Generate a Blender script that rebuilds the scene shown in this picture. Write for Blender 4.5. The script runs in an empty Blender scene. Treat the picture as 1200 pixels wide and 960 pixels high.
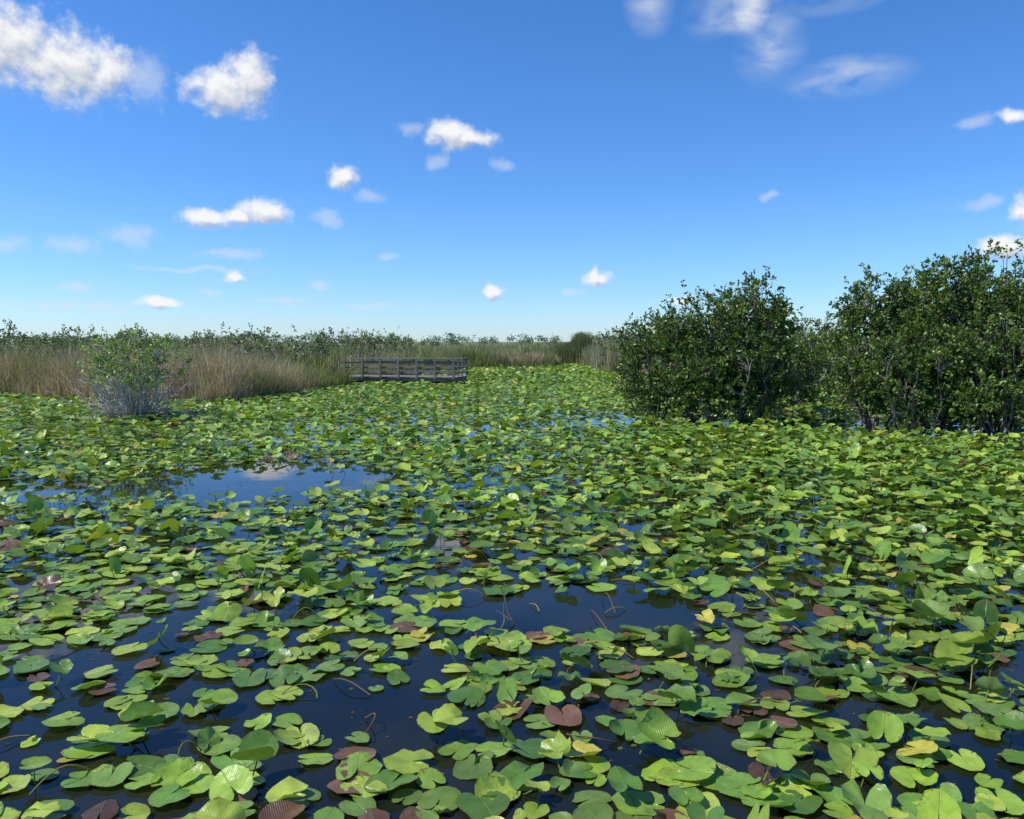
import bpy, math, random
import numpy as np
from mathutils import Vector, Matrix
rng=np.random.default_rng(7); random.seed(7)
scene=bpy.context.scene
scene.view_settings.view_transform='Standard'
try: scene.view_settings.look='None'
except Exception: pass
scene.view_settings.exposure=0
R=math.radians
# ---------------------------------------------------------------- noise
_tab=rng.random((256,256))
def vnoise(x,y,s=1.0,ox=0,oy=0):
    x=np.asarray(x,float)*s+ox+1000; y=np.asarray(y,float)*s+oy+1000
    xi=np.floor(x).astype(int); yi=np.floor(y).astype(int)
    fx=x-xi; fy=y-yi; fx=fx*fx*(3-2*fx); fy=fy*fy*(3-2*fy)
    a=_tab[xi%256,yi%256]; b=_tab[(xi+1)%256,yi%256]; c=_tab[xi%256,(yi+1)%256]; d=_tab[(xi+1)%256,(yi+1)%256]
    return (a*(1-fx)+b*fx)*(1-fy)+(c*(1-fx)+d*fx)*fy
def fbm(x,y,s=1.0,o=4,ox=0):
    t=0;a=.5;n=0
    for i in range(o):
        t=t+a*vnoise(x,y,s,ox+i*17.3,i*9.1); n+=a; a*=.5; s*=2.03
    return t/n
def sstep(a,b,x):
    t=np.clip((x-a)/(b-a),0,1); return t*t*(3-2*t)
# ---------------------------------------------------------------- node helpers
def nn(nt,typ,ins=None,**kw):
    n=nt.nodes.new(typ)
    for k,v in kw.items(): setattr(n,k,v)
    if ins:
        for k,v in ins.items():
            s=n.inputs[k]
            if isinstance(v,bpy.types.NodeSocket): nt.links.new(v,s)
            else: s.default_value=v
    return n
def math_(nt,op,a,b=None,c=None,clamp=False):
    i={0:a}
    if b is not None: i[1]=b
    if c is not None: i[2]=c
    return nn(nt,'ShaderNodeMath',i,operation=op,use_clamp=clamp).outputs[0]
def mixc(nt,f,a,b,bt='MIX'):
    n=nn(nt,'ShaderNodeMix',data_type='RGBA',blend_type=bt)
    for idx,v in ((0,f),(6,a),(7,b)):
        if isinstance(v,bpy.types.NodeSocket): nt.links.new(v,n.inputs[idx])
        else: n.inputs[idx].default_value=v
    return n.outputs[2]
def newmat(name):
    m=bpy.data.materials.new(name); m.use_nodes=True; nt=m.node_tree; nt.nodes.clear()
    out=nn(nt,'ShaderNodeOutputMaterial'); return m,nt,out
def ramp(nt,fac,stops):
    n=nn(nt,'ShaderNodeValToRGB',{0:fac}); e=n.color_ramp.elements
    while len(e)<len(stops): e.new(0.5)
    for i,(p,c) in enumerate(stops):
        e[i].position=p; e[i].color=(*c,1) if len(c)==3 else c
    return n.outputs[0]
# ---------------------------------------------------------------- materials
def foliage_mat(name,trans=.3,rough=.45,spec=.4):
    m,nt,out=newmat(name)
    at=nn(nt,'ShaderNodeAttribute',attribute_name='col')
    c=at.outputs['Color']
    p=nn(nt,'ShaderNodeBsdfPrincipled',{'Base Color':c,'Roughness':rough,'Specular IOR Level':spec})
    tcol=mixc(nt,1.0,c,(1.5,1.5,.6,1),'MULTIPLY')
    t=nn(nt,'ShaderNodeBsdfTranslucent',{'Color':tcol})
    mx=nn(nt,'ShaderNodeMixShader',{0:trans,1:p.outputs[0],2:t.outputs[0]})
    nt.links.new(mx.outputs[0],out.inputs[0]); return m
M_leaf=foliage_mat('leaf_foliage',.27,.38,.5)
M_grass=foliage_mat('marsh_grass_blades',.25,.7,.15)
def pad_mat():
    m,nt,out=newmat('lily_pad_leaf')
    at=nn(nt,'ShaderNodeAttribute',attribute_name='col')
    lc=nn(nt,'ShaderNodeAttribute',attribute_name='leafco')
    geo=nn(nt,'ShaderNodeNewGeometry')
    sx=nn(nt,'ShaderNodeSeparateXYZ',{0:lc.outputs['Vector']})
    x=math_(nt,'ABSOLUTE',sx.outputs[0]); y=sx.outputs[1]
    mid=math_(nt,'SUBTRACT',1.0,math_(nt,'DIVIDE',x,.013),clamp=True)
    ph=math_(nt,'SUBTRACT',y,math_(nt,'MULTIPLY',x,.9))
    fr=math_(nt,'PINGPONG',math_(nt,'MULTIPLY',ph,15.0),.5)
    vein=math_(nt,'SUBTRACT',1.0,math_(nt,'DIVIDE',fr,.13),clamp=True)
    vein=math_(nt,'MULTIPLY',vein,.38)
    v=math_(nt,'MAXIMUM',mid,vein)
    n1=nn(nt,'ShaderNodeTexNoise',{'Vector':geo.outputs['Position'],'Scale':10.0,'Detail':2.0,'Roughness':.6})
    n2=nn(nt,'ShaderNodeTexNoise',{'Vector':geo.outputs['Position'],'Scale':55.0,'Detail':2.0})
    f=math_(nt,'MULTIPLY_ADD',n1.outputs[0],1.0,.5)
    base=mixc(nt,1.0,at.outputs['Color'],nn(nt,'ShaderNodeCombineColor',{0:f,1:f,2:f}).outputs[0],'MULTIPLY')
    base=mixc(nt,math_(nt,'MULTIPLY',v,.45),base,(.32,.42,.11,1))
    edge=math_(nt,'MULTIPLY',math_(nt,'POWER',sx.outputs[2],6.0),.14)
    bl=math_(nt,'ADD',math_(nt,'ADD',math_(nt,'MULTIPLY',n1.outputs[0],.5),math_(nt,'MULTIPLY',n2.outputs[0],.5)),edge)
    blf=nn(nt,'ShaderNodeMapRange',{0:bl,1:.63,2:.70,3:0.0,4:.8}).outputs[0]
    base=mixc(nt,blf,base,(.16,.095,.03,1))
    under=mixc(nt,.45,base,(.17,.24,.07,1))
    base=mixc(nt,geo.outputs['Backfacing'],base,under)
    h=math_(nt,'ADD',math_(nt,'MULTIPLY',v,-.5),math_(nt,'MULTIPLY',n1.outputs[0],1.1))
    bp=nn(nt,'ShaderNodeBump',{'Height':h,'Strength':.6,'Distance':.014})
    rg=math_(nt,'MULTIPLY_ADD',n2.outputs[0],.35,.18)
    p=nn(nt,'ShaderNodeBsdfPrincipled',{'Base Color':base,'Roughness':rg,'Specular IOR Level':.5,'Normal':bp.outputs[0]})
    tcol=mixc(nt,1.0,base,(1.4,1.5,.4,1),'MULTIPLY')
    t=nn(nt,'ShaderNodeBsdfTranslucent',{'Color':tcol})
    mx=nn(nt,'ShaderNodeMixShader',{0:.22,1:p.outputs[0],2:t.outputs[0]})
    nt.links.new(mx.outputs[0],out.inputs[0]); return m
M_pad=pad_mat()
def bark_mat(name,c1,c2,scale=12):
    m,nt,out=newmat(name)
    tc=nn(nt,'ShaderNodeTexCoord')
    mp=nn(nt,'ShaderNodeMapping',{0:tc.outputs['Object'],3:(1,1,.25)})
    nz=nn(nt,'ShaderNodeTexNoise',{'Vector':mp.outputs[0],'Scale':float(scale),'Detail':2.0,'Roughness':.65})
    c=ramp(nt,nz.outputs[0],[(.3,c1),(.7,c2)])
    p=nn(nt,'ShaderNodeBsdfPrincipled',{'Base Color':c,'Roughness':.85})
    nt.links.new(p.outputs[0],out.inputs[0]); return m
M_bark=bark_mat('grey_bark',(.08,.065,.055),(.23,.2,.175))
M_palebark=bark_mat('pale_twig_bark',(.32,.28,.24),(.56,.51,.45))
def wood_mat():
    m,nt,out=newmat('weathered_wood')
    tc=nn(nt,'ShaderNodeTexCoord')
    mp=nn(nt,'ShaderNodeMapping',{0:tc.outputs['Object'],3:(.6,6,6)})
    nz=nn(nt,'ShaderNodeTexNoise',{'Vector':mp.outputs[0],'Scale':4.0,'Detail':5.0,'Roughness':.7})
    n2=nn(nt,'ShaderNodeTexNoise',{'Vector':tc.outputs['Object'],'Scale':1.3,'Detail':3.0})
    f=math_(nt,'ADD',math_(nt,'MULTIPLY',nz.outputs[0],.65),math_(nt,'MULTIPLY',n2.outputs[0],.35))
    c=ramp(nt,f,[(.32,(.07,.06,.05)),(.5,(.18,.16,.135)),(.70,(.34,.31,.27))])
    bp=nn(nt,'ShaderNodeBump',{'Height':nz.outputs[0],'Strength':.4,'Distance':.01})
    p=nn(nt,'ShaderNodeBsdfPrincipled',{'Base Color':c,'Roughness':.8,'Normal':bp.outputs[0]})
    nt.links.new(p.outputs[0],out.inputs[0]); return m
M_wood=wood_mat()
def water_mat():
    m,nt,out=newmat('dark_pond_water')
    geo=nn(nt,'ShaderNodeNewGeometry')
    n1=nn(nt,'ShaderNodeTexNoise',{'Vector':geo.outputs['Position'],'Scale':1.3,'Detail':2.0})
    bp=nn(nt,'ShaderNodeBump',{'Height':n1.outputs[0],'Strength':.05,'Distance':.05})
    n3=nn(nt,'ShaderNodeTexNoise',{'Vector':geo.outputs['Position'],'Scale':.8,'Detail':3.0})
    c=ramp(nt,n3.outputs[0],[(.35,(.004,.007,.008)),(.7,(.018,.019,.012))])
    p=nn(nt,'ShaderNodeBsdfPrincipled',{'Base Color':c,'Roughness':.02,'IOR':1.36,'Normal':bp.outputs[0]})
    nt.links.new(p.outputs[0],out.inputs[0]); return m
M_water=water_mat()
def ground_mat():
    m,nt,out=newmat('marsh_soil')
    geo=nn(nt,'ShaderNodeNewGeometry')
    n1=nn(nt,'ShaderNodeTexNoise',{'Vector':geo.outputs['Position'],'Scale':.25,'Detail':6.0,'Roughness':.65})
    c=ramp(nt,n1.outputs[0],[(.3,(.06,.085,.03)),(.5,(.12,.15,.06)),(.7,(.2,.19,.10))])
    p=nn(nt,'ShaderNodeBsdfPrincipled',{'Base Color':c,'Roughness':.95})
    nt.links.new(p.outputs[0],out.inputs[0]); return m
M_ground=ground_mat()
# ---------------------------------------------------------------- mesh helper
class Build:
    def __init__(s): s.v=[];s.f=[];s.c=[];s.lc=[];s.mi=[];s.n=0
    def add(s,v,faces,col,mi=0,lc=None):
        v=np.asarray(v,float).reshape(-1,3)
        for f in faces:
            f=np.asarray(f); s.f.append(f+s.n); s.mi.append(np.full(len(f),mi))
        s.v.append(v); s.c.append(np.broadcast_to(np.asarray(col,float),v.shape)); 
        s.lc.append(np.zeros_like(v) if lc is None else lc); s.n+=len(v)
    def obj(s,name,mats,smooth=False,lc=False):
        v=np.concatenate(s.v); me=bpy.data.meshes.new(name)
        me.vertices.add(len(v)); me.vertices.foreach_set('co',v.astype(np.float32).ravel())
        nf=sum(len(f) for f in s.f); loops=np.concatenate([f.ravel() for f in s.f])
        sizes=np.concatenate([np.full(len(f),f.shape[1]) for f in s.f])
        me.loops.add(len(loops)); me.loops.foreach_set('vertex_index',loops.astype(np.int32))
        me.polygons.add(nf); st=np.concatenate([[0],np.cumsum(sizes)[:-1]])
        me.polygons.foreach_set('loop_start',st.astype(np.int32))
        try: me.polygons.foreach_set('loop_total',sizes.astype(np.int32))
        except Exception: pass
        for m in mats: me.materials.append(m)
        me.polygons.foreach_set('material_index',np.concatenate(s.mi).astype(np.int32))
        me.polygons.foreach_set('use_smooth',np.full(nf,smooth))
        me.update(calc_edges=True)
        a=me.attributes.new('col','FLOAT_COLOR','POINT')
        c=np.concatenate(s.c); a.data.foreach_set('color',np.hstack([c,np.ones((len(c),1))]).astype(np.float32).ravel())
        if lc:
            a=me.attributes.new('leafco','FLOAT_VECTOR','POINT')
            a.data.foreach_set('vector',np.concatenate(s.lc).astype(np.float32).ravel())
        me.validate()
        o=bpy.data.objects.new(name,me); scene.collection.objects.link(o); return o
def unit(a): return a/(np.linalg.norm(a,axis=-1,keepdims=True)+1e-9)
def add_leaves(B,cen,dirs,length,width,col,mi=0):
    n=len(cen); d=unit(dirs); r=unit(np.cross(d,rng.normal(size=(n,3)))); up=np.cross(r,d)
    L=np.asarray(length).reshape(-1,1)*np.ones((n,1)); W=np.asarray(width).reshape(-1,1)*np.ones((n,1))
    v=np.stack([cen, cen+d*L*.45+r*W*.5+up*W*.18, cen+d*L, cen+d*L*.45-r*W*.5+up*W*.18],1)
    i=np.arange(n)[:,None]*4
    f=np.concatenate([i+np.array([0,1,2]),i+np.array([0,2,3])])
    B.add(v,[f],np.repeat(col,4,0),mi)
def tube(B,pts,rad,col=(.1,.1,.1),mi=0,k=5):
    pts=np.asarray(pts,float); n=len(pts); t=unit(np.gradient(pts,axis=0))
    ref=np.array([0.31,0.17,.93]) if abs(t[0][2])<.9 else np.array([1,.1,.05])
    a=unit(np.cross(t,ref)); b=np.cross(t,a); th=np.arange(k)/k*2*np.pi
    rad=np.asarray(rad,float)*np.ones(n)
    v=pts[:,None]+rad[:,None,None]*(np.cos(th)[None,:,None]*a[:,None]+np.sin(th)[None,:,None]*b[:,None])
    f=[]
    for i in range(n-1):
        for j in range(k):
            f.append((i*k+j,i*k+(j+1)%k,(i+1)*k+(j+1)%k,(i+1)*k+j))
    B.add(v.reshape(-1,3),[np.array(f)],col,mi)
# ---------------------------------------------------------------- terrain
EX=[-3000,-60,-24,-18,-14,-12,-10.6,-9.4,-8.2,-7,-4.8,4,6,8,10,14,60,3000]
EY=[60,41,38,35.5,33,34.5,38,45,52,60,76,80,90,80,56,45,38,60]
def edge(x): return np.interp(x,EX,EY)+1.2*(vnoise(x,0,.35)-.5)
xs=np.concatenate([-np.array([3000,1800,1000,600,350,200,120,90,75]),np.arange(-65,66,1.0),np.array([75,90,120,200,350,600,1000,1800,3000])])
ys=np.concatenate([np.array([-3000,-1000,-300,-100,-40,-10]),np.arange(0,131,1.0),np.array([145,170,220,300,450,700,1200,2000,3200])])
X,Y=np.meshgrid(xs,ys)
d=sstep(-1.2,1.0,Y-edge(X))
Z=-.7+d*(.78)+.12*(fbm(X,Y,.4)-.5)*d
i=np.arange(len(ys)-1)[:,None]*len(xs)+np.arange(len(xs)-1)[None,:]
F=np.stack([i,i+1,i+len(xs)+1,i+len(xs)],-1).reshape(-1,4)
B=Build(); B.add(np.stack([X,Y,Z],-1).reshape(-1,3),[F],(.1,.1,.05)); B.obj('marsh_ground',[M_ground],True)
B=Build(); B.add([(-3000,-3000,0),(3000,-3000,0),(3000,3000,0),(-3000,3000,0)],[np.array([[0,1,2,3]])],(.01,.01,.01)); B.obj('pond_water',[M_water])
# ---------------------------------------------------------------- mangrove placement (x,y,rx,ry,height)
TREES=[(4.9,27.6,1.3,1.2,3.1),(6.3,26.3,1.6,1.5,3.7),(8.0,26.8,1.3,1.4,4.3),(7.0,25.2,1.6,1.0,2.5),
 (11.2,24.8,1.3,1.4,4.2),(12.7,24.1,1.5,1.6,4.65),(14.6,23.7,1.8,1.7,4.95),(17.2,23.5,2.1,2.0,5.3),
 (11.6,22.9,1.3,1.0,2.7),(13.4,21.8,1.6,1.2,3.1),(16.1,21.0,1.8,1.3,3.4),(11.2,32.5,1.5,1.3,2.8),(20.7,23,2.2,2,5.3)]
# ---------------------------------------------------------------- lily pads
half=np.array([(.012,-.10),(.030,-.24),(.09,-.37),(.20,-.42),(.32,-.35),(.405,-.18),(.43,.03),(.39,.23),(.30,.395),(.16,.50)])
out_hi=np.concatenate([half,[(0,.545)],half[::-1]*[-1,1]])
hl=np.array([(.02,-.14),(.14,-.41),(.34,-.32),(.43,.03),(.30,.395)])
out_lo=np.concatenate([hl,[(0,.545)],hl[::-1]*[-1,1]])
def template(outl,rings):
    v=[np.zeros((1,2))]; ring=[0.]
    for s in rings: v.append(outl*s); ring+= [s]*len(outl)
    m=len(outl); tri=np.array([(0,1+j,2+j) for j in range(m-1)])
    q=[]
    for r in range(len(rings)-1):
        a=1+r*m; b=a+m
        q+=[(a+j,b+j,b+j+1,a+j+1) for j in range(m-1)]
    return np.concatenate(v),np.array(ring),tri,(np.array(q) if q else None)
GREENS=np.array([(.235,.385,.045),(.16,.31,.040),(.31,.44,.05),(.18,.30,.055),(.27,.42,.042),(.10,.21,.03),(.14,.27,.038)])
def pads(B,px,py,size,yaw,tilt,tdir,h,fold,col,tmpl,wild):
    T,ring,tri,q=tmpl; n=len(px); nv=len(T)
    x=T[None,:,0]*size[:,None]*rng.uniform(.84,1.1,(n,1)); y=T[None,:,1]*size[:,None]
    th=np.arctan2(T[:,1],T[:,0])
    k=rng.integers(2,6,(n,1)); ph=rng.uniform(0,6.28,(n,1)); wob=1+rng.uniform(.01,.08,(n,1))*np.sin(k*th[None]+ph)*ring[None]
    nib=(rng.random((n,nv))<.06)*(rng.random((n,1))<.35)*(ring[None]>.95)
    wob=wob*(1-.16*nib)
    x=x*wob; y=y*wob
    S=size[:,None]; wl=wild[:,None]
    z=fold[:,None]*np.abs(x)*(.4+.6*ring[None])
    z=z+wl*S*rng.normal(0,.045,(n,1))*np.sin((k+1)*th[None]+ph*2)*ring[None]**2
    z=z+wl*S*rng.normal(0.02,.18,(n,1))*(y/S)**2 + wl*S*rng.normal(0,.13,(n,1))*(x/S)*(y/S)*2
    cu=(rng.random((n,1))<.30)*rng.uniform(.08,.26,(n,1))
    z=z+S*cu*ring[None]**3*np.clip(np.cos(th[None]-ph),0,1)**2
    z=z+S*rng.normal(0,.008,(n,nv))
    cy,sy=np.cos(yaw)[:,None],np.sin(yaw)[:,None]
    X=x*cy-y*sy; Yv=x*sy+y*cy
    ax=np.stack([np.cos(tdir),np.sin(tdir),0*tdir],-1)[:,None,:]
    P=np.stack([X,Yv,z],-1); ct=np.cos(tilt)[:,None,None]; st=np.sin(tilt)[:,None,None]
    P=P*ct+np.cross(np.broadcast_to(ax,P.shape),P)*st+ax*(P*ax).sum(-1,keepdims=True)*(1-ct)
    mn=P[:,:,2].min(1); base=np.where(h<.02, .004+h-np.minimum(mn*.8,0), np.maximum(h,.006-mn*.9))
    P[:,:,2]+=base[:,None]
    P[:,:,0]+=px[:,None]; P[:,:,1]+=py[:,None]
    P[:,:,2]=np.maximum(P[:,:,2],.003+rng.uniform(0,.004,(n,1)))
    off=np.arange(n)[:,None,None]*nv
    faces=[(tri[None]+off).reshape(-1,3)]
    if q is not None: faces.append((q[None]+off).reshape(-1,4))
    lc=np.broadcast_to(np.concatenate([T,ring[:,None]],1)[None],(n,nv,3)).reshape(-1,3)
    B.add(P.reshape(-1,3),faces,np.repeat(col,nv,0),0,lc)
    return P[:,0,:]
def pool(x,y,cx,cy,rx,ry,ang=0):
    c,s=math.cos(ang),math.sin(ang); dx,dy=x-cx,y-cy
    u=(dx*c+dy*s)/rx; v=(-dx*s+dy*c)/ry
    r=np.sqrt(u*u+v*v)+ .55*(fbm(x,y,1.1,3,5)-.5)
    return sstep(.75,1.15,r)
def density(x,y):
    n=fbm(x,y,1.25,3,2)
    dd=.76+.30*sstep(9,16,y)+ 1.35*(n-.5)
    dd=dd+.12*sstep(0,4,x)
    dd=dd*(.01+.99*pool(x,y,-4.6,14.9,2.4,2.2))
    dd=dd*(.25+.75*pool(x,y,-8.6,13.8,3.0,1.2))
    dd=dd*(.45+.55*pool(x,y,-1.2,14.5,2.6,1.0))
    dd=dd*(.05+.95*pool(x,y,.65,7.6,1.45,.78))
    dd=dd*(.25+.75*pool(x,y,1.75,6.7,.7,.42))
    dd=dd*(.28+.72*pool(x,y,-1.7,5.5,1.0,.5))
    dd=dd*(.45+.55*pool(x,y,-3.0,6.6,1.1,.4))
    dd=dd*(.40+.60*pool(x,y,.9,5.0,.7,.4))
    dd=dd*(.08+.92*pool(x,y,2.9,26.4,1.9,2.4))
    dd=dd*(.05+.95*pool(x,y,9.6,26.0,1.0,4.0))
    for t in TREES: dd=dd*(.04+.96*sstep(1.0,1.45,np.hypot((x-t[0])/t[2],(y-t[1])/t[3])))
    dd=dd*sstep(.3,-.4,y-edge(x))
    return np.clip(dd,0,.97)
B=Build()
stems=[]
def scatter(y0,y1,cell,smin,smax,tmpl,near,boost):
    gx=np.arange(-(y1*.72+5),y1*.72+5,cell); gy=np.arange(y0,y1,cell)
    gx,gy=np.meshgrid(gx,gy); gx=gx+(np.arange(gx.shape[0])%2)[:,None]*cell*.5
    gx=gx.ravel();gy=gy.ravel()
    gx=gx+rng.uniform(-.75,.75,len(gx))*cell; gy=gy+rng.uniform(-.75,.75,len(gy))*cell
    m=np.abs(gx)<gy*.72+5; gx=gx[m];gy=gy[m]
    m=rng.random(len(gx))<density(gx,gy)*boost; gx=gx[m];gy=gy[m]; n=len(gx)
    size=(smin+(smax-smin)*rng.beta(1.6,1.4,n))*np.where(rng.random(n)<.25,.62,1)
    em=sstep(6,16,gy)*.50+.26*sstep(0.5,4,gx)+.15
    up=rng.random(n)<em
    h=np.where(up,rng.uniform(.02,.22,n)*(.55+.7*em),rng.uniform(0,.02,n))
    tilt=np.where(up,np.abs(rng.normal(.10,.27,n)),np.abs(rng.normal(0,.05,n)))
    st=rng.random(n)<.035*(.4+em); tilt=np.where(st,rng.uniform(.8,1.3,n),tilt); h=np.where(st,rng.uniform(.08,.2,n),h)
    yaw=rng.uniform(0,6.28,n); tdir=rng.uniform(0,6.28,n)
    fold=np.where(up,rng.normal(.20,.22,n),rng.normal(.03,.05,n))
    ci=rng.integers(0,len(GREENS),n); col=GREENS[ci]*rng.uniform(.75,1.2,(n,1))
    patch=fbm(gx,gy,.3,3,40)[:,None]
    col=col*(.72+.56*patch)
    u=rng.random(n)
    yel=u<.025; col[yel]=np.array([.52,.45,.07])*rng.uniform(.7,1.1,(yel.sum(),1))
    yg=(u>.03)&(u<.15); col[yg]=np.array([.42,.52,.07])*rng.uniform(.8,1.1,(yg.sum(),1))
    br=(u>.15)&(u<.22)&(h<.06); col[br]=np.array([.18,.085,.05])*rng.uniform(.4,1.3,(br.sum(),1))
    c0=pads(B,gx,gy,size,yaw,tilt,tdir,h,fold,col,tmpl,np.where(up,1.0,.45))
    if near:
        for a,b in zip(c0,col):
            if a[2]>.035: stems.append((a,b))
    return n
hi=template(out_hi,[.35,.7,1.0]); mid=template(out_hi,[.6,1.0]); lo=template(out_lo,[1.0])
n1=scatter(2.5,10,.178,.16,.33,hi,True,1.0)
n2=scatter(10,20,.185,.16,.33,mid,True,1.0)
n3=scatter(20,46,.24,.22,.35,lo,False,1.0)
n4=scatter(46,92,.38,.36,.5,lo,False,1.0)
print('pads',n1,n2,n3,n4)
B.obj('lily_pads',[M_pad],True,True)
B=Build()
for a,b in stems:
    f=rng.uniform(-.12,.12,2); q=np.array([a[0]+f[0],a[1]+f[1],-.03])
    t=np.linspace(0,1,4)[:,None]; p=q+(a-q)*t; p[:,:2]+= (np.sin(t*3.14)*rng.normal(0,.02,2))
    tube(B,p,.0045,np.array([.2,.25,.06])*rng.uniform(.6,1.2),0,4)
for k in range(80):
    x0=rng.uniform(-4.5,5.5); y0=rng.uniform(4.0,11)
    L=rng.uniform(.25,.7); an=rng.uniform(0,6.28); cv=rng.normal(0,1.6)
    t=np.linspace(0,1,8); aa=an+cv*t; st=np.stack([np.cos(aa),np.sin(aa)],1)*L/8
    p=np.concatenate([np.array([[x0,y0]])+np.cumsum(st,0),(.012+rng.uniform(0,.12)*np.sin(t*3.14))[:,None]],1)
    tube(B,p,np.linspace(.006,.0035,8),random.choice([(.34,.28,.07),(.2,.25,.06),(.22,.12,.06)]),0,5)
B.obj('lily_stems',[M_grass],True)
# small floating bits: leaf crumbs, duckweed, seed scraps
B=Build(); n=5200; y=rng.uniform(3.8,17,n); x=rng.uniform(-1,1,n)*(y*.72+1)
k=fbm(x,y,2.2,3,60)>rng.uniform(.42,.66,n); x=x[k];y=y[k];n=len(x)
a=rng.uniform(0,6.28,n); L=rng.uniform(.006,.028,n); W=L*rng.uniform(.3,.8,n); c,s_=np.cos(a),np.sin(a); z=np.full(n,.0025)
cols=np.array([(.08,.055,.03),(.13,.10,.05),(.10,.13,.04),(.06,.04,.025)])[rng.integers(0,4,n)]
v=np.stack([np.stack([x+c*L,y+s_*L,z],1),np.stack([x-s_*W,y+c*W,z+.001],1),np.stack([x-c*L,y-s_*L,z],1),np.stack([x+s_*W,y-c*W,z+.001],1)],1)
B.add(v.reshape(-1,3),[np.arange(n)[:,None]*4+np.array([0,1,2,3])],np.repeat(cols,4,0)); B.obj('floating_debris',[M_grass])
B=Build()
def twig(B,p0,dirv,L,r,depth,col,mi=0,kids=3):
    n=6; p=[np.array(p0,float)]; d_=np.array(dirv,float)
    for k in range(n-1):
        d_=unit(d_+rng.normal(0,.16,3)); p.append(p[-1]+d_*L/(n-1))
    tube(B,p,np.linspace(r,r*.45,n),col,mi,4)
    if depth>0:
        for k in range(kids):
            i_=rng.integers(1,n); twig(B,p[i_],unit(d_+rng.normal(0,.6,3)),L*.5,r*.5,depth-1,col,mi,kids)
twig(B,(-.12,7.0,-.02),(.1,.9,.12),.55,.012,2,(.14,.1,.08),0,2); twig(B,(.05,7.2,-.02),(-.5,.6,.2),.4,.009,1,(.14,.1,.08),0,2)
B.obj('fallen_branch',[M_bark],True)
# ---------------------------------------------------------------- shrubs
def shrub(name,x,y,rx,ry,H,clumps,lpc,lsize,cols,bark,csize=.30,zmin=.12,stems_n=7,srad=.05,bare=0,hollow=.35,box=.7,bare_r=.014,outtw=0):
    B=Build(); nodes=[]
    for s in range(stems_n):
        a=rng.uniform(0,6.28); r0=rng.uniform(0,.25)*rx
        p=np.array([r0*math.cos(a),r0*math.sin(a),-.25]); out=rng.uniform(.25,.8)
        tgt=np.array([rx*out*math.cos(a),ry*out*math.sin(a),H*rng.uniform(.6,.85)])
        n=9; t=np.linspace(0,1,n)[:,None]
        bow=np.array([math.cos(a)*rx,math.sin(a)*ry,0])*.22
        pp=p+(tgt-p)*t+bow*np.sin(t*3.14)+np.cumsum(rng.normal(0,.05,(n,3)),0)*np.array([1,1,.3])
        tube(B,pp,np.linspace(srad,srad*.25,n)*rng.uniform(.7,1.2),(.1,.1,.1),1,6)
        nodes+= [q for q in pp[2:]]
    for b in range(bare):
        a=rng.uniform(0,6.28); e=rng.uniform(.10,1.2)
        d_=np.array([math.cos(a)*math.cos(e),math.sin(a)*math.cos(e),math.sin(e)])
        twig(B,(rng.normal(0,.2),rng.normal(0,.2),-.05),d_,rng.uniform(.5,1.0)*min(rx*1.15,H*.85),bare_r,2 if b%4==0 else 1,(.2,.2,.2),1,3)
    nodes=np.array(nodes)
    C=[]; lob=rng.uniform(0,6.28,4)
    while len(C)<clumps:
        u=rng.normal(size=3); u/=np.linalg.norm(u); rr=rng.uniform(hollow,1)**.6
        az=math.atan2(u[1],u[0])
        lump=1+.14*math.sin(3*az+lob[0]+u[2]*3)+.11*math.sin(5*az+lob[1])+.10*math.sin(7*u[2]+lob[2]+az*2)
        q=np.sign(u)*np.abs(u)**box
        q=q*np.array([rx,ry,(H-zmin)*.5])*rr*lump*.92
        q[2]+=zmin+(H-zmin)*.5
        if q[2]<zmin*.7 or q[2]>H*1.04: continue
        C.append(q)
    for k in range(outtw):
        a=rng.uniform(0,6.28); e=rng.uniform(.5,1.4)
        C.append(np.array([rx*math.cos(a)*math.cos(e),ry*math.sin(a)*math.cos(e),0])*1.1+np.array([0,0,H*(.55+.50*math.sin(e))]))
    C=np.array(C)
    lv=[];ld=[];ls=[];lcn=[]
    for ci_,c in enumerate(C):
        dd=np.linalg.norm(nodes-c,axis=1)+.5*np.maximum(nodes[:,2]-c[2],0); nd=nodes[dd.argmin()]
        t=np.linspace(0,1,4)[:,None]; pp=nd+(c-nd)*t; pp[:,2]+=np.sin(t[:,0]*3.14)*.06; pp[1:3]+=rng.normal(0,.03,(2,3))
        tube(B,pp,np.linspace(.018,.006,4),(.1,.1,.1),1,4)
        outv=unit(np.array([c[0]/rx,c[1]/ry,.9*(c[2]/H)])[None])[0]
        m=int(lpc*rng.uniform(.4,1.5)); cs=csize*rng.uniform(.55,1.4)
        ns=max(2,m//9)
        sd=unit(outv*.8+rng.normal(0,.7,(ns,3))+np.array([0,0,.35])); so=c+rng.normal(0,cs*.45,(ns,3))
        k=rng.integers(0,ns,m); tt=rng.random((m,1))
        pos=so[k]+sd[k]*tt*cs*1.1+rng.normal(0,.02,(m,3))
        dr=sd[k]*.7+rng.normal(0,.7,(m,3))
        br=rng.uniform(.6,1.4)
        base=np.array(cols)[rng.integers(0,len(cols),m)]*br*rng.uniform(.75,1.3,(m,1))*(1+.35*tt*(rng.random()<.5))
        lv.append(pos);ld.append(dr);ls.append(lsize*rng.uniform(.7,1.3,m));lcn.append(base)
    lv=np.concatenate(lv); ls=np.concatenate(ls)
    k=lv[:,2]>.03
    add_leaves(B,lv[k],np.concatenate(ld)[k],ls[k],ls[k]*.55,np.concatenate(lcn)[k],0)
    o=B.obj(name,[M_leaf,bark]); o.location=(x,y,0); return o
GM=[(.07,.12,.024),(.095,.15,.03),(.052,.095,.022),(.18,.24,.045)]
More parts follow.
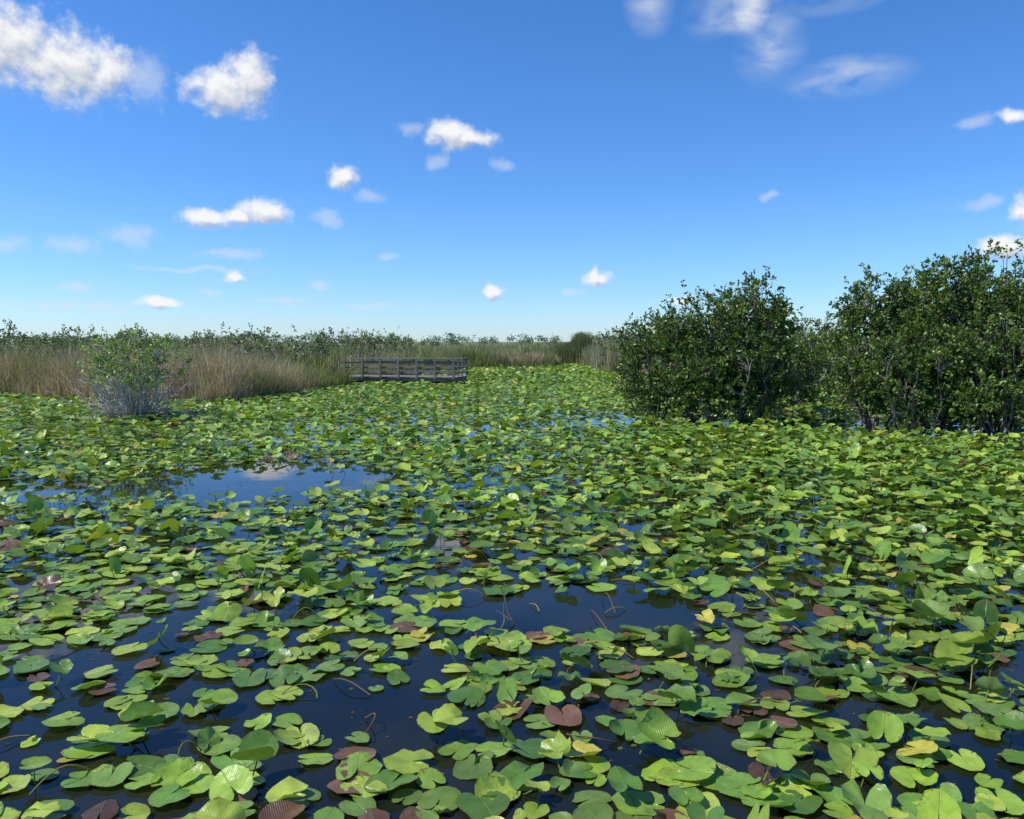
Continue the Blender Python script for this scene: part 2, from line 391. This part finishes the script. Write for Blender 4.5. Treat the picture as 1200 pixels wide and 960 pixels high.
for t in TREES:
    vol=t[2]*t[3]*t[4]
    shrub('mangrove_tree',t[0],t[1],t[2],t[3],t[4],int(56*vol**.85),44,.122,GM,M_bark,csize=.28,zmin=.12,stems_n=11,srad=.045,outtw=16,box=.70)
GW=[(.22,.32,.085),(.29,.38,.12),(.16,.25,.07)]
shrub('willow_bush',-12.6,26.8,1.75,1.2,2.8,165,26,.105,GW,M_palebark,csize=.27,zmin=.85,stems_n=18,srad=.034,bare=90,box=1.0,bare_r=.024,outtw=8)
shrub('willow_bush',-14.5,29.5,.9,.9,1.7,26,20,.10,GW,M_palebark,csize=.22,zmin=.5,stems_n=7,srad=.02,bare=20,box=1)
GD=[(.115,.155,.06),(.145,.185,.075),(.18,.205,.09),(.08,.12,.045)]
LB=[(-33,52,2.6,3.4),(-29.5,54,2.0,3.1),(-36.5,50,2.4,3.5),(-26,56,1.7,3.1),(-23.5,50,1.8,2.7),(-21.0,54,1.7,3.0),(-18.5,60,1.8,3.1),(-14.5,66,1.9,3.2),(-12.0,74,1.6,3.1),(-41,50,2.5,3.3),
 (-31,45,1.5,2.6),(-27,44,1.3,2.5),(-20.5,43,1.2,2.6),(-24,43.5,1.0,2.4),(-15.5,48,1.4,2.8),(-13.2,52,1.3,2.8),(-17.8,50,1.2,2.7),(-11,60,1.3,2.9),(-9.5,68,1.3,2.9)]
for (x,y,r,h) in LB:
    shrub('wax_myrtle_shrub',x,y,r,r*.8,h,int(50*r),30,.16,GD,M_palebark,csize=.38,zmin=.3,stems_n=6,srad=.05,outtw=6)
for (x,y,r,h) in [(8.6,66,1.6,3.2),(11.0,60,2.2,3.4),(14.5,55,2.5,3.7),(19,50,2.5,3.8),(13.5,38,2.0,3.3),(18,36,2.5,4.0),(24,34,2.8,4.6),(10.4,48,1.6,2.9)]:
    shrub('wax_myrtle_shrub',x,y,r,r*.8,h,int(50*r),30,.17,GD,M_palebark,csize=.38,zmin=.2,stems_n=6,srad=.05,outtw=6)
# ---------------------------------------------------------------- sedge / grass
def blades(B,x,y,z,h,w,col,lean=.25,segs=2):
    n=len(x); a=rng.uniform(0,6.28,n); ln=np.abs(rng.normal(0,lean,n))*h
    wa=rng.uniform(0,3.14,n); wd=np.stack([np.cos(wa),np.sin(wa),0*wa],1)
    base=np.stack([x,y,z],1); V=[]
    for k in range(segs+1):
        t=k/segs; c=base+np.stack([np.cos(a)*ln*t**1.8,np.sin(a)*ln*t**1.8,h*(t-.12*t*t)],1)
        ww=(w*(1-.85*t**1.5)*.5)[:,None]; V+= [c-wd*ww,c+wd*ww]
    V=np.stack(V,1); m=2*(segs+1); off=np.arange(n)[:,None]*m
    f=np.concatenate([off+np.array([2*k,2*k+1,2*k+3,2*k+2]) for k in range(segs)])
    cc=np.repeat(col[:,None,:],m,1)
    B.add(V.reshape(-1,3),[f],cc.reshape(-1,3),0)
def grass_field(name,x0,x1,dep0,dep1,n,hm,w,segs=2,greenb=0.0,tufts=True,lean=.22):
    x=rng.uniform(x0,x1,n); dpt=rng.uniform(0,1,n)**1.3*(dep1-dep0)+dep0; y=edge(x)+dpt
    if tufts:
        tx=fbm(x,y,1.1,2,9); k=tx>rng.uniform(.25,.6,n); x,y=x[k],y[k]
    k=~((x>-11.5)&(x<-3)&(y>46.3)&(y<52.5)); x,y=x[k],y[k]
    n=len(x); hn=fbm(x,y,.45,3,30)
    h=hm*(.30+1.2*hn)*rng.uniform(.5,1.15,n)*sstep(-1.0,1.5,y-edge(x)+.8)
    h*=1-.35*sstep(-12.5,-10,x)*sstep(56,50,y)
    g=np.clip(sstep(.42,.62,fbm(x,y,.2,3,77)+greenb)+rng.normal(0,.18,n),0,1)[:,None]
    tan=np.array([.50,.42,.31])*rng.uniform(.6,1.3,(n,1)); grn=np.array([.20,.24,.09])*rng.uniform(.6,1.3,(n,1))
    red=np.array([.33,.25,.195])*rng.uniform(.7,1.2,(n,1)); k=rng.random(n)<.35; tan[k]=red[k]
    B=Build(); blades(B,x,y,np.full(n,.0),h,w*rng.uniform(.6,1.4,n),tan*(1-g)+grn*g,lean,segs); B.obj(name,[M_grass])
grass_field('sedge_bank',-50,-8.2,-.8,7,80000,2.35,.026,3,-.05,lean=.36)
grass_field('sedge_marsh',-75,-5,6,45,60000,2.25,.06,2,.02)
grass_field('sedge_far_bank',-10,12,-.8,10,26000,2.0,.06,3,.08)
grass_field('sedge_bank_right',8,60,-.8,12,22000,2.3,.05,2,.10)
grass_field('sawgrass_prairie',-120,120,10,160,90000,2.1,.16,2,.14,tufts=False)
n=5200; x=rng.normal(0,1,n)*.85+7.0; y=rng.normal(0,1,n)*1.0+88
B=Build(); g=rng.random((n,1)); blades(B,x,y,np.zeros(n),3.9*rng.uniform(.6,1.05,n)*(.7+.45*vnoise(x,y*0,1.7)),np.full(n,.06),
   np.array([.10,.15,.05])*(1-g)+np.array([.20,.19,.10])*g,.10,3); B.obj('cattail_clump',[M_grass])
n=9000; x=rng.uniform(7.5,13,n); y=rng.uniform(62,80,n)
B=Build(); g=rng.random((n,1)); blades(B,x,y,np.zeros(n),3.3*rng.uniform(.5,1.1,n)*(.65+.55*vnoise(x,y,.8)),np.full(n,.05),
   np.array([.2,.22,.1])*(1-g)+np.array([.40,.35,.27])*g,.16,3); B.obj('tall_reeds',[M_grass])
# ---------------------------------------------------------------- distant hammock trees (one mass)
B=Build()
def mass(n_tr,x0,x1,y0,y1,h0,h1,ls,per,haze):
    for k in range(n_tr):
        x=rng.uniform(x0,x1); y=rng.uniform(y0,y1); h=rng.uniform(h0,h1); r=h*rng.uniform(.5,.9)
        tube(B,[(x,y,0),(x+rng.normal(0,.2),y,h*.7)],[.12,.05],(.1,.08,.06),1,5)
        cc=np.stack([rng.normal(0,r*.45,9),rng.normal(0,r*.45,9),rng.uniform(.35,.9,9)*h],1)
        ki=rng.integers(0,9,per); p=cc[ki]+rng.normal(0,1,(per,3))*np.array([r*.26,r*.26,h*.10]); p[:,2]=np.clip(p[:,2],.1,h)
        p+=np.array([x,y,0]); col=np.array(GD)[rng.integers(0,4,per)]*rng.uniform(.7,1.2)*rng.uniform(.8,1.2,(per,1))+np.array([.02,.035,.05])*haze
        add_leaves(B,p,rng.normal(size=(per,3))+np.array([0,0,.3]),np.full(per,ls)*rng.uniform(.6,1.3,per),ls*.6,col,0)
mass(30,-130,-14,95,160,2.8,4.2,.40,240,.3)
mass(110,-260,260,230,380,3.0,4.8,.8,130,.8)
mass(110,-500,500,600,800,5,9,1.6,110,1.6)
B.obj('distant_trees',[M_leaf,M_bark])
# ---------------------------------------------------------------- boardwalk platform
par=bpy.data.objects.new('wooden_boardwalk',None); scene.collection.objects.link(par)
par.location=(-3.35,47.6,0); par.rotation_euler=(0,0,math.pi-R(12))
def boxes(name,lst,bev=.008):
    import bmesh
    bm=bmesh.new()
    for (cx,cy,cz,sx,sy,sz) in lst:
        r=bmesh.ops.create_cube(bm,size=1); 
        for v in r['verts']: v.co=Vector((v.co.x*sx+cx,v.co.y*sy+cy,v.co.z*sz+cz))
    me=bpy.data.meshes.new(name); bm.to_mesh(me); bm.free(); me.materials.append(M_wood)
    o=bpy.data.objects.new(name,me); scene.collection.objects.link(o); o.parent=par
    md=o.modifiers.new('b','BEVEL'); md.width=bev; md.segments=1
    return o
LEN=7.2; W=-2.6
pl=[]; xk=.07
while xk<LEN: pl.append((xk,W/2,.44+random.uniform(-.004,.004),.135,abs(W)+.1,.04)); xk+=.145
boxes('deck_planks',pl,.004)
js=[(LEN/2,-.04,.31,LEN,.06,.20),(LEN/2,W+.04,.31,LEN,.06,.20),(LEN/2,W/2,.31,LEN,.06,.20),(.05,W/2,.305,.06,abs(W)-.2,.19)]
boxes('joists',js)
pi=[];rl=[];xx=0.06
k=0
while xx<LEN+.1:
    for yy in (.045,W-.045):
        rl.append((xx,yy*1.0+(.09 if yy>0 else -.09),.95,.13,.10,1.16))
        if k%2==0: pi.append((xx+.02,yy*1.0+(-.12 if yy>0 else .12),-.2,.2,.2,.82))
    xx+=1.15; k+=1
for yy in (W/3,2*W/3): rl.append((.045,yy,.95,.09,.09,1.16))
boxes('piles',pi,.02); boxes('railing_posts',rl)
rr=[]
for yy,s in ((.063,1),(W-.063,-1)):
    for z in (.72,1.02,1.32): rr.append((LEN/2,yy,z,LEN+.1,.036,.085))
    rr.append((LEN/2,yy+s*.02,1.552,LEN+.2,.21,.045))
for z in (.72,1.02,1.32): rr.append((-.025,W/2,z,.036,abs(W)-.02,.085))
rr.append((.0,W/2,1.556,.17,abs(W)-.02,.036))
boxes('railings',rr,.006)
# ---------------------------------------------------------------- sun, sky, clouds
SUN_EL=52; SUN_AZ=-98
s=Vector((math.sin(R(SUN_AZ))*math.cos(R(SUN_EL)),math.cos(R(SUN_AZ))*math.cos(R(SUN_EL)),math.sin(R(SUN_EL))))
L=bpy.data.lights.new('sun','SUN'); L.energy=5.0; L.angle=R(.5); L.color=(1,.96,.88)
lo_=bpy.data.objects.new('sun',L); lo_.rotation_euler=s.to_track_quat('Z','Y').to_euler(); lo_.location=(0,0,50); scene.collection.objects.link(lo_)
w=bpy.data.worlds.new('sky'); scene.world=w; w.use_nodes=True; nt=w.node_tree; nt.nodes.clear()
try: w.cycles.sampling_method='NONE'
except Exception as e: print('ws',e)
wo=nn(nt,'ShaderNodeOutputWorld')
tc=nn(nt,'ShaderNodeTexCoord'); nv=nn(nt,'ShaderNodeVectorMath',{0:tc.outputs['Generated']},operation='NORMALIZE')
sp=nn(nt,'ShaderNodeSeparateXYZ',{0:nv.outputs[0]})
az=math_(nt,'MULTIPLY',math_(nt,'ARCTAN2',sp.outputs[0],sp.outputs[1]),57.29578)
el=math_(nt,'MULTIPLY',math_(nt,'ARCSINE',sp.outputs[2]),57.29578)
P=nn(nt,'ShaderNodeCombineXYZ',{0:az,1:el,2:0.0}).outputs[0]
sky=nn(nt,'ShaderNodeTexSky',sky_type='NISHITA'); sky.sun_disc=False; sky.sun_elevation=R(SUN_EL); sky.sun_rotation=R(SUN_AZ%360)
sky.air_density=1.0; sky.dust_density=.2; sky.ozone_density=3.0; sky.altitude=0
# clear humid subtropical air: bluer than the model near the horizon
tint=ramp(nt,math_(nt,'DIVIDE',el,60.0,clamp=True),[(0,(.50,.66,.92)),(.06,(.40,.60,.90)),(.18,(.31,.55,.85)),(.37,(.27,.53,.83))])
skc=mixc(nt,1.0,sky.outputs[0],tint,'MULTIPLY')
skc=mixc(nt,1.0,skc,(2.0,2.0,2.0,1),'MULTIPLY')
bg=nn(nt,'ShaderNodeBackground',{'Color':skc,'Strength':.10})
BR=[(-31.5,17.0,3.8,2.6),(-28.2,16.2,4.0,2.5),(-26.0,16.2,1.8,1.6),(-19.2,15.9,2.6,1.7),(-17.7,16.6,2.0,2.1),(-4.3,14.0,2.1,1.2),(-3.0,13.7,2.2,.8),
 (-11.6,11.0,1.2,.9),(-20.4,8.0,2.0,.85),(-16.8,8.6,1.9,1.05),(-18.5,8.1,1.6,.55),(-23.4,2.5,1.6,.45),(-19,4.2,.85,.5),(-1.2,3.5,.8,.65),(6.0,4.2,1.0,.7),(5.7,4.6,.55,.6),
 (11.9,2.8,1.0,.4),(31.3,13.2,1.2,.5),(32.3,7.6,1.0,1.2),(31.2,5.6,1.8,.9),(60,14,6,3),(-62,18,7,3.5),(130,16,8,4)]
FA=[(-.6,12.1,1.2,.55),(-9.8,9.8,1.5,.55),(-12.8,8.3,1.5,.6),(-25,6.7,1.9,.9),(-28.3,5.9,1.8,.65),(-31.7,5.8,1.6,.6),(4.2,3.4,1,.45),(-13.3,3.9,1,.4),
 (-28.5,3.4,1.2,.4),(-21.3,4.7,5,.22),(30.1,8.3,1.4,.5),(-23.8,16.2,1.8,1.8),(-5.3,12.2,1.0,.6),(17.5,9.6,.8,.4),(-28,2.2,5,.4),(29.3,13.0,1.1,.5),(-19,5.7,2.6,.5),
 (-16,2.8,1.8,.3),(-10,2.4,2.2,.3),(-20.5,3.4,1.2,.35),(-8.5,5.8,1.0,.3),(-7,14.3,1.0,.5)]
def field_group(name,lst):
    g=bpy.data.node_groups.new(name,'ShaderNodeTree')
    g.interface.new_socket('P',in_out='INPUT',socket_type='NodeSocketVector'); g.interface.new_socket('D',in_out='OUTPUT',socket_type='NodeSocketFloat')
    gi=g.nodes.new('NodeGroupInput'); go=g.nodes.new('NodeGroupOutput'); P=gi.outputs[0]
    wn=nn(g,'ShaderNodeTexNoise',{'Vector':P,'Scale':.75,'Detail':1.0})
    wv=nn(g,'ShaderNodeVectorMath',{0:wn.outputs['Color'],1:(.5,.5,.5)},operation='SUBTRACT')
    wv=nn(g,'ShaderNodeVectorMath',{0:wv.outputs[0],1:(1.3,.8,0),2:P},operation='MULTIPLY_ADD')
    P2=nn(g,'ShaderNodeVectorMath',{0:wv.outputs[0],1:(1,1,0)},operation='MULTIPLY').outputs[0]
    cur=None
    for (a,e,rx,ry) in lst:
        v=nn(g,'ShaderNodeVectorMath',{0:P2,1:(1/rx,1/ry,0),2:(-a/rx,-e/ry,0)},operation='MULTIPLY_ADD')
        l=nn(g,'ShaderNodeVectorMath',{0:v.outputs[0]},operation='LENGTH').outputs['Value']
        cur=l if cur is None else nn(g,'ShaderNodeMath',{0:cur,1:l,2:.25},operation='SMOOTH_MIN').outputs[0]
    f1=nn(g,'ShaderNodeTexNoise',{'Vector':P,'Scale':.95,'Detail':5.0,'Roughness':.58})
    fb=math_(g,'MULTIPLY_ADD',f1.outputs[0],1.3,-.62)
    D=math_(g,'ADD',math_(g,'SUBTRACT',1.0,cur),fb)
    g.links.new(D,go.inputs[0]); return g
gb=field_group('cumulus',BR); gf=field_group('faint_cumulus',FA)
def inst(g,p):
    n=nt.nodes.new('ShaderNodeGroup'); n.node_tree=g; nt.links.new(p,n.inputs[0]); return n.outputs[0]
D=inst(gb,P)
Pu=nn(nt,'ShaderNodeVectorMath',{0:P,1:(-.25,.6,0)},operation='ADD').outputs[0]; Du=inst(gb,Pu)
alpha=nn(nt,'ShaderNodeMapRange',{0:D,1:-.10,2:.75,3:0.0,4:1.0},interpolation_type='SMOOTHSTEP').outputs[0]
lit=nn(nt,'ShaderNodeMapRange',{0:math_(nt,'SUBTRACT',D,Du),1:-.42,2:.38,3:0.0,4:1.0}).outputs[0]
ccol=mixc(nt,lit,(.45,.53,.68,1),(.96,.965,.98,1))
Df=inst(gf,P); af=nn(nt,'ShaderNodeMapRange',{0:Df,1:-.1,2:.9,3:0.0,4:.42},interpolation_type='SMOOTHSTEP').outputs[0]
cm=None
for (a,e,rx,ry) in [(9.4,22.0,2.0,2.6),(15.3,20.8,4.0,2.2),(17.2,18.6,2.6,2.6),(22,16.4,4.5,1.4),(21,21.4,4.5,1.6)]:
    v=nn(nt,'ShaderNodeVectorMath',{0:P,1:(1/rx,1/ry,0),2:(-a/rx,-e/ry,0)},operation='MULTIPLY_ADD')
    l=math_(nt,'SUBTRACT',1.0,nn(nt,'ShaderNodeVectorMath',{0:v.outputs[0]},operation='LENGTH').outputs['Value'],clamp=True)
    cm=l if cm is None else math_(nt,'MAXIMUM',cm,l)
mp=nn(nt,'ShaderNodeMapping',{0:P,2:(0,0,R(40)),3:(.4,1.0,1)})
cn=nn(nt,'ShaderNodeTexNoise',{'Vector':mp.outputs[0],'Scale':.6,'Detail':6.0,'Roughness':.55,'Distortion':.4})
ca=math_(nt,'MULTIPLY',nn(nt,'ShaderNodeMapRange',{0:cn.outputs[0],1:.36,2:.78,3:0.0,4:.85}).outputs[0],math_(nt,'MULTIPLY',cm,1.2),clamp=True)
core=nn(nt,'ShaderNodeVectorMath',{0:P,1:(1/1.3,1/1.6,0),2:(-16.0/1.3,-21.0/1.6,0)},operation='MULTIPLY_ADD')
cl=math_(nt,'SUBTRACT',1.0,nn(nt,'ShaderNodeVectorMath',{0:core.outputs[0]},operation='LENGTH').outputs['Value'],clamp=True)
ca=math_(nt,'ADD',ca,math_(nt,'MULTIPLY',cl,math_(nt,'MULTIPLY',cn.outputs[0],1.8)),clamp=True)
bgc=nn(nt,'ShaderNodeBackground',{'Color':ccol,'Strength':.97})
bgf=nn(nt,'ShaderNodeBackground',{'Color':(.80,.86,.95,1),'Strength':.9})
m1=nn(nt,'ShaderNodeMixShader',{0:af,1:bg.outputs[0],2:bgf.outputs[0]})
m2=nn(nt,'ShaderNodeMixShader',{0:ca,1:m1.outputs[0],2:bgf.outputs[0]})
m3=nn(nt,'ShaderNodeMixShader',{0:alpha,1:m2.outputs[0],2:bgc.outputs[0]})
nt.links.new(m3.outputs[0],wo.inputs[0])
# ---------------------------------------------------------------- camera
cd=bpy.data.cameras.new('camera'); cd.sensor_width=36; cd.lens=28.26; cd.clip_end=6000; cd.clip_start=.05
co=bpy.data.objects.new('camera',cd); co.location=(0,0,2.6); co.rotation_euler=(R(90-4.85),0,0); scene.collection.objects.link(co); scene.camera=co
